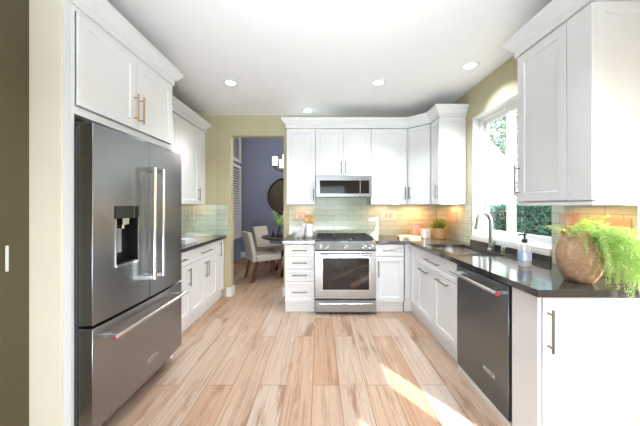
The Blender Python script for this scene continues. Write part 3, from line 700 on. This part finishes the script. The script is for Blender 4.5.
obj('toe_kick', MB().box(0.02, RW-0.02, 0.07, 0.09, 0.0, 0.0315), 'black', t)

# ------------------------------------------------------------------ microwave
t = thing('microwave', 'stainless built-in microwave hung under the short cabinet above the oven', 'microwave', (-0.054, 3.545, 1.478))
MW, MH = 0.748, 0.281
obj('body', MB().box(0.004, MW-0.004, 0.03, 0.412, 0, MH), 'steel_dark', t)
fx0_, fx1_, fz0, fz1 = 0.052, MW-0.036, 0.042, 0.218
mb = MB().slab([0, fx0_, fx1_, MW], [0, fz0, fz1, MH], lambda x, y: not (fx0_ < x < fx1_ and fz0 < y < fz1), 0, 0.029)
mb.v = [(x, z, y) for x, y, z in mb.v]
df = obj('door_frame', mb, 'steel_light', t, bevel=0.002)
obj('door_glass', MB().box(fx0_+0.001, MW-0.165, 0.006, 0.028, fz0+0.001, fz1-0.001), 'gloss_black', df)
obj('control_panel', MB().box(MW-0.150, fx1_-0.001, 0.006, 0.028, fz0+0.001, fz1-0.001), 'gloss_black', df)
obj('handle', MB().box(MW-0.163, MW-0.152, -0.012, 0.027, fz0+0.002, fz1-0.002), 'steel_light', df, bevel=0.002)

# ------------------------------------------------------------------ lamps
def downlight(x, y, label, e=10.8):
    t = thing('recessed_light', label, 'ceiling light', (x, y, HC), 0, 'recessed ceiling lights')
    obj('trim_ring', MB().lathe([(0.055,-0.0005),(0.085,-0.0005),(0.085,-0.006),(0.057,-0.010),(0.055,-0.0005)], seg=32), 'trim', t)
    obj('lens', MB().lathe([(0,-0.001),(0.0545,-0.001),(0.0545,-0.004),(0,-0.004)], seg=32), 'lamp', t)
    lamp('downlight_and_fill', 'AREA', (x, y, HC-0.015), e, (0.82, 0.91, 1.0), shape='DISK', size=0.1, spread=math.radians(116))
downlight(-0.985, 2.915, 'round recessed ceiling light in front of the dining room opening')
downlight(0.64, 2.905, 'round recessed ceiling light in front of the oven, middle of the ceiling')
downlight(1.45, 2.56, 'round recessed ceiling light over the sink, nearest the window')
for x in (-0.45, 0.85): lamp('downlight_and_fill', 'AREA', (x, 0.75, HC-0.015), 10.8, (0.82, 0.91, 1.0), shape='DISK', size=0.1, spread=math.radians(116))  # unseen extra pair without fixtures, added for more floor bounce
downlight(-0.18, 3.77, 'recessed ceiling light tucked close above the back crown molding', 0.7)
def uc(x, y, sx, sy, e, z=UB-0.012):
    lamp('under_cabinet_lamp', 'AREA', (x, y, z), e, (1, 0.43, 0.16), shape='RECTANGLE', size=sx, size_y=sy)
uc(-0.26, 3.86, 0.25, 0.03, 0.5); uc(0.90, 3.86, 0.25, 0.03, 0.8); uc(1.36, 3.80, 0.3, 0.03, 3.4); uc(1.66, 3.40, 0.03, 0.25, 1.4); uc(1.62, 1.62, 0.03, 0.36, 1.3, UB-0.024)

# ------------------------------------------------------------------ switch plates and outlets
def plate(label, loc, rz, w, h, rockers, mat='plate', sw='switch'):
    t = thing('switch_plate', label, 'switch plate', loc, rz, 'switch and outlet plates')
    obj('cover', MB().box(-w/2, w/2, -0.007, -0.0005, -h/2, h/2), mat, t, bevel=0.002)
    for x in rockers: obj('rocker', MB().box(x-0.017, x+0.017, -0.011, -0.0072, -0.034, 0.034), sw, t, bevel=0.001)
plate('pale plate with two outlets on the tile behind the spoon crock', (-0.30, YB-0.0105, 1.205), 0, 0.17, 0.12, (-0.045, 0.045))
plate('wide white switch plate on the tile right of the oven', (1.02, YB-0.0105, 1.215), 0, 0.24, 0.16, (-0.03, 0.03), 'plate_white')
plate('tan switch plate on the side wall above the small potted herb', (XR-0.0105, 3.49, 1.21), RZR, 0.24, 0.14, (0.06,))
plate('large beige switch plate with one rocker on the tile right of the fern', (XR-0.0105, 1.572, 1.20), RZR, 0.18, 0.15, (0.045,))
plate('beige outlet plate on the near tile, behind the terracotta pot', (XR-0.0105, 1.85, 1.235), RZR, 0.13, 0.12, (0.0,))
plate('white outlet plate on the tile past the fridge, left wall', (-1.985+0.2*math.cos(a)+0.0105*math.sin(a), 3.655+0.2*math.sin(a)-0.0105*math.cos(a), 1.22), a, 0.075, 0.118, (0.0,), 'plate_white')
plate('slim cream switch strip on the dark olive wall at the left edge', (-1.5195, 1.283, 1.09), RZL, 0.012, 0.125, (), 'plate_white')

# ------------------------------------------------------------------ things on the worktops
ZT = CT+0.0008
t = thing('utensil_crock', 'white ceramic crock holding wooden spoons, left of the oven', 'crock', (-0.155, 3.74, ZT))
obj('crock_body', MB().lathe([(0,0),(0.052,0),(0.055,0.004),(0.055,0.185),(0.050,0.187),(0.049,0.183),(0.049,0.008),(0,0.008)], seg=32), 'white_ceramic', t)
def spoon(loc, lean, head, label):
    mb = MB(); top = Vector((lean[0], lean[1], 0.215)); b0 = Vector((-lean[0]*0.6, -lean[1]*0.6, 0.012))
    mb.tube([b0, top], [0.005, 0.006], 8)
    mb.lathe([(0,-0.036*head),(0.014*head,-0.031*head),(0.027*head,-0.012*head),(0.030*head,0.008*head),(0.022*head,0.028*head),(0,0.036*head)], seg=18, mtx=Matrix.Translation(top+Vector((lean[0]*0.2,lean[1]*0.2,0.03))) @ Matrix.Rotation(lean[0]*4,4,'Y') @ Matrix.Diagonal((1,0.35,1,1)))
    return tag(obj('wooden_spoon', mb, 'spoon_wood', loc=loc), label, 'spoon', 'wooden spoons in the crock')
spoon((-0.157, 3.723, ZT), (-0.030, -0.006), 1.1, 'wooden spoon leaning left in the white crock')
spoon((-0.155, 3.762, ZT), (0.0, 0.006), 1.2, 'tallest wooden spoon standing in the middle of the white crock')
spoon((-0.150, 3.735, ZT), (0.036, -0.004), 1.15, 'wooden spoon leaning right in the white crock')
# linen towel draped from the crock rim
mb = MB(); nu, nv = 15, 10
def tw(u, v):  # u across folds, v from the gathered top to the hem
    wdt = 0.05+0.125*v; x = -0.216-0.085*v+(u-0.5)*wdt*0.75
    y = 3.70-0.02*v+0.016*math.sin(u*PI*5)*(0.4+v*0.7)-0.012*v; z = ZT+0.195*(1-v)+0.0015+0.018*u*v*0.5
    return (x, y, z)
vs = [tw(i/(nu-1), j/(nv-1)) for i in range(nu) for j in range(nv)]+[(p[0], p[1]+0.006, p[2]) for p in [tw(i/(nu-1), j/(nv-1)) for i in range(nu) for j in range(nv)]]
fs = []; N = nu*nv
for i in range(nu-1):
    for j in range(nv-1):
        q = (i*nv+j, (i+1)*nv+j, (i+1)*nv+j+1, i*nv+j+1); fs.append(q); fs.append(tuple(N+k for k in q[::-1]))
bd = [i*nv for i in range(nu)]+[(nu-1)*nv+j for j in range(1, nv)]+[i*nv+nv-1 for i in range(nu-2, -1, -1)]+[j for j in range(nv-2, 0, -1)]
for k in range(len(bd)): p, q = bd[k], bd[(k+1) % len(bd)]; fs.append((p, q, N+q, N+p))
tag(obj('kitchen_towel', MB().add(vs, fs), 'cloth'), 'white linen towel with folds leaning against the spoon crock', 'towel')
t = thing('wooden_tray', 'low pale wooden tray in front of the pink card, back corner', 'tray', (1.27, 3.66, ZT))
obj('tray_board', MB().box(-0.19, 0.16, -0.07, 0.07, 0, 0.012), 'tray_wood', t, bevel=0.002)
obj('tray_rim', MB().box(-0.19, 0.16, -0.07, -0.06, 0.0125, 0.03).box(-0.19, 0.16, 0.06, 0.07, 0.0125, 0.03).box(-0.19, -0.18, -0.0595, 0.0595, 0.0125, 0.03).box(0.15, 0.16, -0.0595, 0.0595, 0.0125, 0.03), 'tray_wood', t)
t = thing('recipe_box', 'tall pale pink box standing in the back corner beside the herb', 'box', (1.40, 3.79, ZT), 0.1)
obj('box_body', MB().box(-0.085, 0.085, -0.03, 0.03, 0, 0.17), 'pink', t, bevel=0.003); obj('lid', MB().box(-0.087, 0.087, -0.032, 0.032, 0.1705, 0.20), 'pink', t, bevel=0.003)
t = thing('canister', 'small square white canister in front of the pink box', 'canister', (1.435, 3.60, ZT), 0.15)
obj('canister_body', MB().box(-0.05, 0.05, -0.045, 0.045, 0, 0.105), 'white_ceramic', t, bevel=0.006); obj('lid', MB().box(-0.051, 0.051, -0.046, 0.046, 0.1055, 0.125), 'white_ceramic', t, bevel=0.004)
t = thing('paper_tray', 'shallow white tray on the worktop just past the fridge', 'tray', (-1.60, 3.13, ZT), PI/2)
obj('tray_base', MB().box(-0.13, 0.13, -0.08, 0.08, 0, 0.01).box(-0.13, 0.13, -0.08, -0.07, 0.01, 0.05).box(-0.13, 0.13, 0.07, 0.08, 0.01, 0.05).box(-0.13, -0.12, -0.07, 0.07, 0.01, 0.05).box(0.12, 0.13, -0.07, 0.07, 0.01, 0.05), 'white_ceramic', t)
obj('paper_stack', MB().box(-0.115, 0.115, -0.066, 0.066, 0.0105, 0.046), 'cloth', t)

def leaf(mb, p, d, n, L, wd):
    d = d.normalized(); s = d.cross(n)
    s = s.normalized() if s.length > 1e-4 else Vector((1,0,0)); m = s.cross(d)*0.12*L
    mb.add([p, p+d*L*0.5+s*wd+m, p+d*L, p+d*L*0.5-s*wd+m], [(0,1,2,3)])
def rv(): 
    while True:
        v = Vector((random.uniform(-1,1), random.uniform(-1,1), random.uniform(-1,1)))
        if 0.05 < v.length < 1: return v.normalized()
# herb pot in the back corner
t = thing('potted_herb', 'small green herb in a tan clay pot in the back corner beside the window', 'plant', (1.618, 3.58, ZT))
obj('pot', MB().lathe([(0,0),(0.072,0),(0.078,0.004),(0.084,0.138),(0.080,0.142),(0.075,0.138),(0.072,0.11),(0,0.11)], seg=32), 'clay', t)
obj('soil', MB().lathe([(0,0.122),(0.0715,0.122),(0.0715,0.112),(0,0.112)], seg=24), 'soil', t)
mb = MB(); st = MB()
for k in range(60):
    a_ = random.uniform(0, 2*PI); r = random.uniform(0, 0.055); p0 = Vector((r*math.cos(a_), r*math.sin(a_), 0.12))
    tip = Vector((r*2.3*math.cos(a_), r*2.3*math.sin(a_), random.uniform(0.18, 0.285)-r*0.6))
    st.tube([p0, (p0+tip)/2+Vector((0,0,0.02)), tip], 0.0016, 5)
    for q in range(11):
        u = random.uniform(0.35, 1); p = p0.lerp(tip, u); d = (rv()+Vector((math.cos(a_), math.sin(a_), 0.4))*0.6)
        leaf(mb, p, d, rv(), random.uniform(0.018, 0.032), random.uniform(0.006, 0.011))
obj('stems', st, 'herb', t); obj('leaves', mb, 'herb', t, recalc=False, smooth=False)
# fern in the big terracotta pot
PX, PY = 1.487, 1.52
t = thing('potted_fern', 'big rough terracotta pot with bright green fern spilling over the near worktop end', 'plant', (PX, PY, ZT))
prof = [(0,0),(0.058,0),(0.066,0.006),(0.088,0.05),(0.102,0.10),(0.106,0.145),(0.101,0.195),(0.088,0.240),(0.079,0.262),(0.085,0.280),(0.082,0.285),(0.074,0.280),(0.071,0.262),(0.076,0.23),(0,0.23)]
mb = MB().lathe(prof, seg=56)
mb.v = [(x*(1+0.012*math.sin(7*math.atan2(y, x)+z*30)+0.008*math.sin(17*math.atan2(y, x)+z*60)), y*(1+0.012*math.sin(7*math.atan2(y, x)+z*30)), z+(0.004*math.sin(5*math.atan2(y,x)) if z > 0.26 else 0)) for x, y, z in mb.v]
obj('pot', mb, 'terracotta', t); obj('soil', MB().lathe([(0,0.245),(0.072,0.245),(0.072,0.232),(0,0.232)], seg=24), 'soil', t)
fol = MB(); stm = MB()
XMAX = XR-0.026-PX
def frond(p0, direction, length, lift, drop):
    p = p0.copy(); d = Vector((direction.x, direction.y, lift)).normalized(); pts = [p.copy()]; n = 16; stp = length/n
    for i in range(n):
        d = (d+Vector((0, 0, -drop*(0.3+i/n)))).normalized(); p = p+d*stp
        if p.x > XMAX: p.x = XMAX; d.x = min(d.x, 0)
        rr = math.hypot(p.x, p.y)
        if p.z < 0.25 and rr < 0.114 and p.z > -0.1:
            p.x *= 0.117/max(rr, 0.01); p.y *= 0.117/max(rr, 0.01)
        if p.y > -0.168 and p.z < 0.012: p.z = 0.012+random.uniform(0, 0.01); d.z = 0
        pts.append(p.copy())
    stm.tube(pts, 0.0011, 4, caps=False)
    for i in range(1, n+1):
        tdir = (pts[i]-pts[i-1]).normalized()
        for s in range(4):
            q = pts[i-1].lerp(pts[i], s/4); sd = tdir.cross(rv())
            if sd.length < 0.05: continue
            L_ = 0.026*(1-0.5*i/n)*random.uniform(0.7, 1.2)
            dd_ = (sd.normalized()+tdir*0.7); e_ = q+dd_.normalized()*L_
            if e_.x > XMAX or (e_.z < 0.002 and e_.y > -0.17): continue
            leaf(fol, q, dd_, rv(), L_, 0.0024)
for k in range(170):
    u = random.random()
    if u < 0.66: az = random.triangular(-2.3, -0.45, -1.35); ln = random.uniform(0.26, 0.46); lf = random.uniform(0.1, 0.9); dr = random.uniform(0.20, 0.44)
    elif u < 0.80: az = random.uniform(-1.5, 0.2); ln = random.uniform(0.16, 0.30); lf = random.uniform(0.4, 1.2); dr = random.uniform(0.16, 0.32)
    elif u < 0.90: az = random.uniform(1.8, 4.4); ln = random.uniform(0.07, 0.15); lf = random.uniform(0.5, 1.4); dr = 0.08
    else: az = random.uniform(-1.6, 1.2); ln = random.uniform(0.10, 0.17); lf = random.uniform(1.0, 2.4); dr = random.uniform(0.02, 0.08)
    r0 = random.uniform(0, 0.065); a_ = random.uniform(-1.7, 1.2) if u < 0.8 else random.uniform(0, 2*PI)
    frond(Vector((r0*math.cos(a_), r0*math.sin(a_), 0.25)), Vector((math.cos(az), math.sin(az), 0)), ln, lf, dr)
obj('stems', stm, 'fern', t); obj('foliage', fol, 'fern', t, recalc=False, smooth=False)

# ------------------------------------------------------------------ dining room
TX, TY = -0.55, 5.42
t = thing('dining_table', 'round dark wood dining table in the room beyond the opening', 'table', (TX, TY, 0))
obj('tabletop', MB().lathe([(0,0.715),(0.60,0.715),(0.63,0.725),(0.635,0.745),(0.63,0.752),(0,0.752)], seg=48), 'dark_wood', t)
for k in range(4):
    a_ = PI/4+k*PI/2+0.35; c, s = math.cos(a_), math.sin(a_)
    obj('leg', MB().tube([(0.10*c,0.10*s,0.714),(0.42*c,0.42*s,0.0)], [0.035, 0.028], 4), 'bronze', t)
t = thing('dining_chair', 'cream upholstered dining chair with walnut legs, nearest the opening', 'chair', (-1.05, 5.02, 0), math.radians(-58), 'cream dining chairs')
# local: faces +Y
obj('seat', MB().box(-0.235, 0.235, -0.22, 0.25, 0.36, 0.475), 'upholstery', t, bevel=0.025)
mb = MB(); nz = 8; vs = []; fs = []
for i in range(nz+1):
    z = 0.36+0.53*i/nz; y = -0.225-0.10*(i/nz)**1.6; hw = 0.235-0.012*math.sin(PI*i/nz)
    vs += [(-hw, y, z), (hw, y, z), (hw, y-0.07, z), (-hw, y-0.07, z)]
for i in range(nz):
    for k in range(4): fs.append((i*4+k, i*4+(k+1)%4, (i+1)*4+(k+1)%4, (i+1)*4+k))
fs += [(3,2,1,0), tuple(nz*4+k for k in range(4))]
obj('backrest', MB().add(vs, fs), 'upholstery', t, bevel=0.015)
for x in (-0.2, 0.2):
    obj('leg', MB().tube([(x, 0.215, 0.3595), (x, 0.225, 0.0)], [0.034, 0.024], 4), 'walnut', t)
    obj('leg', MB().tube([(x, -0.22, 0.3595), (x, -0.30, 0.0)], [0.034, 0.024], 4), 'walnut', t)
dup(t, (-1.10, 6.02, 0), math.radians(-118), 'cream upholstered dining chair on the far side of the dining table')
t = thing('flower_vase', 'smoked grey vase of green leaves on the dining table', 'vase', (-0.80, 5.28, 0.753))
obj('vase_body', MB().lathe([(0,0),(0.05,0),(0.06,0.02),(0.062,0.09),(0.035,0.15),(0.03,0.2),(0.036,0.21),(0.03,0.205),(0.026,0.18),(0,0.18)], seg=28), 'smoke_glass', t)
mb = MB(); st = MB()
for k in range(14):
    a_ = random.uniform(0, 2*PI); tip = Vector((0.10*math.cos(a_), 0.10*math.sin(a_), random.uniform(0.32, 0.50)))
    st.tube([(0,0,0.19), tip*0.5+Vector((0,0,0.1)), tip], 0.002, 5)
    for q in range(9): leaf(mb, Vector((0,0,0.2)).lerp(tip, random.uniform(0.3, 1)), rv()+Vector((0,0,0.3)), rv(), 0.06, 0.022)
obj('stems', st, 'herb', t); obj('leaves', mb, 'fern', t, recalc=False, smooth=False)
t = thing('candle_bottle', 'small black bottle on the dining table beside the vase', 'bottle', (-0.93, 5.25, 0.753))
obj('bottle_body', MB().lathe([(0,0),(0.025,0),(0.028,0.01),(0.028,0.07),(0.012,0.10),(0.011,0.14),(0,0.141)], seg=20), 'black', t)
t = thing('round_mirror', 'round dark framed mirror on the slate blue dining room wall', 'mirror', (-0.905, 7.0985, 1.62))
rot = Matrix.Rotation(PI/2, 4, 'X')
obj('mirror_frame', MB().lathe([(0.455,0),(0.50,0),(0.50,0.03),(0.485,0.035),(0.455,0.02),(0.455,0)], seg=64, mtx=rot), 'bronze', t)
obj('mirror_glass', MB().lathe([(0,0.004),(0.454,0.004),(0.454,0.012),(0,0.012)], seg=64, mtx=rot), 'mirror', t)
CX, CY, CZ = -0.55, 5.2, 2.06
t = thing('chandelier', 'dark bronze chandelier with lit white glass shades in the dining room', 'chandelier', (CX, CY, CZ))
obj('stem', MB().tube([(0,0,-0.08),(0,0,1.235)], 0.012, 10).lathe([(0,-0.08),(0.03,-0.06),(0.045,0),(0.03,0.06),(0,0.08)], seg=20).lathe([(0,1.22),(0.07,1.22),(0.06,1.241),(0,1.241)], seg=24), 'bronze', t)
for k in range(6):
    a_ = math.radians(15+60*k); c, s = math.cos(a_), math.sin(a_)
    obj('arm', MB().tube([(0.03*c,0.03*s,0.0),(0.12*c,0.12*s,-0.03),(0.24*c,0.24*s,-0.02),(0.32*c,0.32*s,0.01),(0.33*c,0.33*s,0.06)], 0.011, 8).lathe([(0,0.055),(0.04,0.06),(0.045,0.075),(0,0.075)], (0.33*c,0.33*s,0), 16), 'bronze', t)
    obj('lamp_shade', MB().lathe([(0.036,0.0755),(0.048,0.10),(0.052,0.24),(0.049,0.24),(0.045,0.10),(0.033,0.078),(0.036,0.0755)], (0.33*c,0.33*s,0), 24), 'shade', t)
lamp('chandelier_glow', 'POINT', (CX, CY, CZ+0.36), 40, (1, 0.9, 0.78), shadow_soft_size=0.2)
lamp('dining_fill', 'AREA', (1.7, 5.6, 1.7), 26, (0.9, 0.95, 1.0), target=(-1.4, 5.7, 1.1), shape='RECTANGLE', size=1.8, size_y=1.6)  # added fill before a solid side wall, to brighten the dining room
# shuttered window on the dining room's left wall
s2 = bpy.data.objects.new('window_2', None); COL.objects.link(s2); s2['kind'] = 'structure'; s2.location = (-2.118, 6.55, 0.55)
for nm, z0, z1 in (('shutter', 0.0, 1.85), ('shutter', 1.93, 2.62)):
    mb = MB().box(0, 0.05, -0.42, -0.36, z0, z1).box(0, 0.05, 0.36, 0.42, z0, z1).box(0, 0.05, -0.36, 0.36, z0, z0+0.07).box(0, 0.05, -0.36, 0.36, z1-0.07, z1)
    sh = obj(nm, mb, 'trim', s2, bevel=0.003); lv = MB(); z = z0+0.10
    while z < z1-0.08:
        lv.box(-0.035, 0.035, -0.358, 0.358, -0.004, 0.004, mtx=Matrix.Translation((0.036, 0, z)) @ Matrix.Rotation(0.7, 4, 'Y')); z += 0.062
    obj('louvers', lv, 'trim', sh)

# ------------------------------------------------------------------ outside the window
struct('ground', MB().box(2.72, 40, -30, 40, -0.3, -0.15).box(1.91, 2.72, 1.31, 40, -0.3, -0.15), 'grass')
def hedge(label, x0, x1, y0, y1, h, n):
    t = thing('hedge', label, 'hedge', ((x0+x1)/2, (y0+y1)/2, -0.15), 0, 'hedges outside the window')
    wx, wy = (x1-x0)/2, (y1-y0)/2
    obj('branches', MB().box(-wx*0.8, wx*0.8, -wy*0.96, wy*0.96, 0, h*0.94), 'bark', t)
    mb = MB()
    for k in range(n):
        f = random.random()
        if f < 0.62: p = Vector((-wx+random.gauss(0, 0.05), random.uniform(-wy, wy), random.uniform(0, h))); d = Vector((-1, 0, 0.2))
        elif f < 0.85: p = Vector((random.uniform(-wx, wx), random.uniform(-wy, wy), h+random.gauss(0, 0.035))); d = Vector((0, 0, 1))
        else: p = Vector((random.uniform(-wx, wx), -wy+random.gauss(0, 0.05), random.uniform(0, h))); d = Vector((0, -1, 0.2))
        leaf(mb, p, d*0.5+rv(), rv(), random.uniform(0.05, 0.09), random.uniform(0.018, 0.034))
    obj('leaves', mb, 'hedge', t, recalc=False, smooth=False)
hedge('tall dark hedge outside, seen under the near wall cabinet', 4.3, 5.2, 3.4, 5.9, 2.0, 9000)
hedge('lower clipped hedge outside, seen behind the faucet', 4.35, 5.2, 6.25, 8.6, 1.46, 6000)
# neighbouring house seen along its side wall
t = thing('house', 'pale mint house wall with a diagonal roof edge, seen through the upper window pane', 'house', (6.5, 11.2, -0.15), math.atan2(10.8, 9.5))
obj('house_wall', MB().box(0, 14.4, 0, 5, 0, 4.70), 'stucco', t, smooth=False)
obj('roof', MB().add([(-0.2,-0.12,4.701),(14.6,-0.12,4.701),(14.6,5.1,4.701),(-0.2,5.1,4.701),(-0.2,-0.12,4.84),(14.6,-0.12,4.84),(14.6,5.1,4.84),(-0.2,5.1,4.84),(-0.2,2.5,5.6),(14.6,2.5,5.6)],
    [(0,3,2,1),(0,1,5,4),(2,3,7,6),(4,5,9,8),(6,7,8,9),(0,4,8,7,3),(1,2,6,9,5)]), 'shingle', t, smooth=False)
t = thing('tree', 'loose leafy tree rising behind the pale house outside the window', 'tree', (21.0, 32.5, -0.15))
obj('trunk', MB().tube([(0,0,0),(0.1,0,3),(0,0.1,8)], [0.3, 0.22, 0.1], 10), 'bark', t)
mb = MB()
for k in range(9000):
    v = rv()*random.uniform(0.5, 1.0); leaf(mb, Vector((v.x*6.5, v.y*6, 11.0+v.z*7)), rv(), rv(), random.uniform(0.25, 0.5), random.uniform(0.09, 0.17))
obj('crown', mb, 'tree', t, recalc=False, smooth=False)
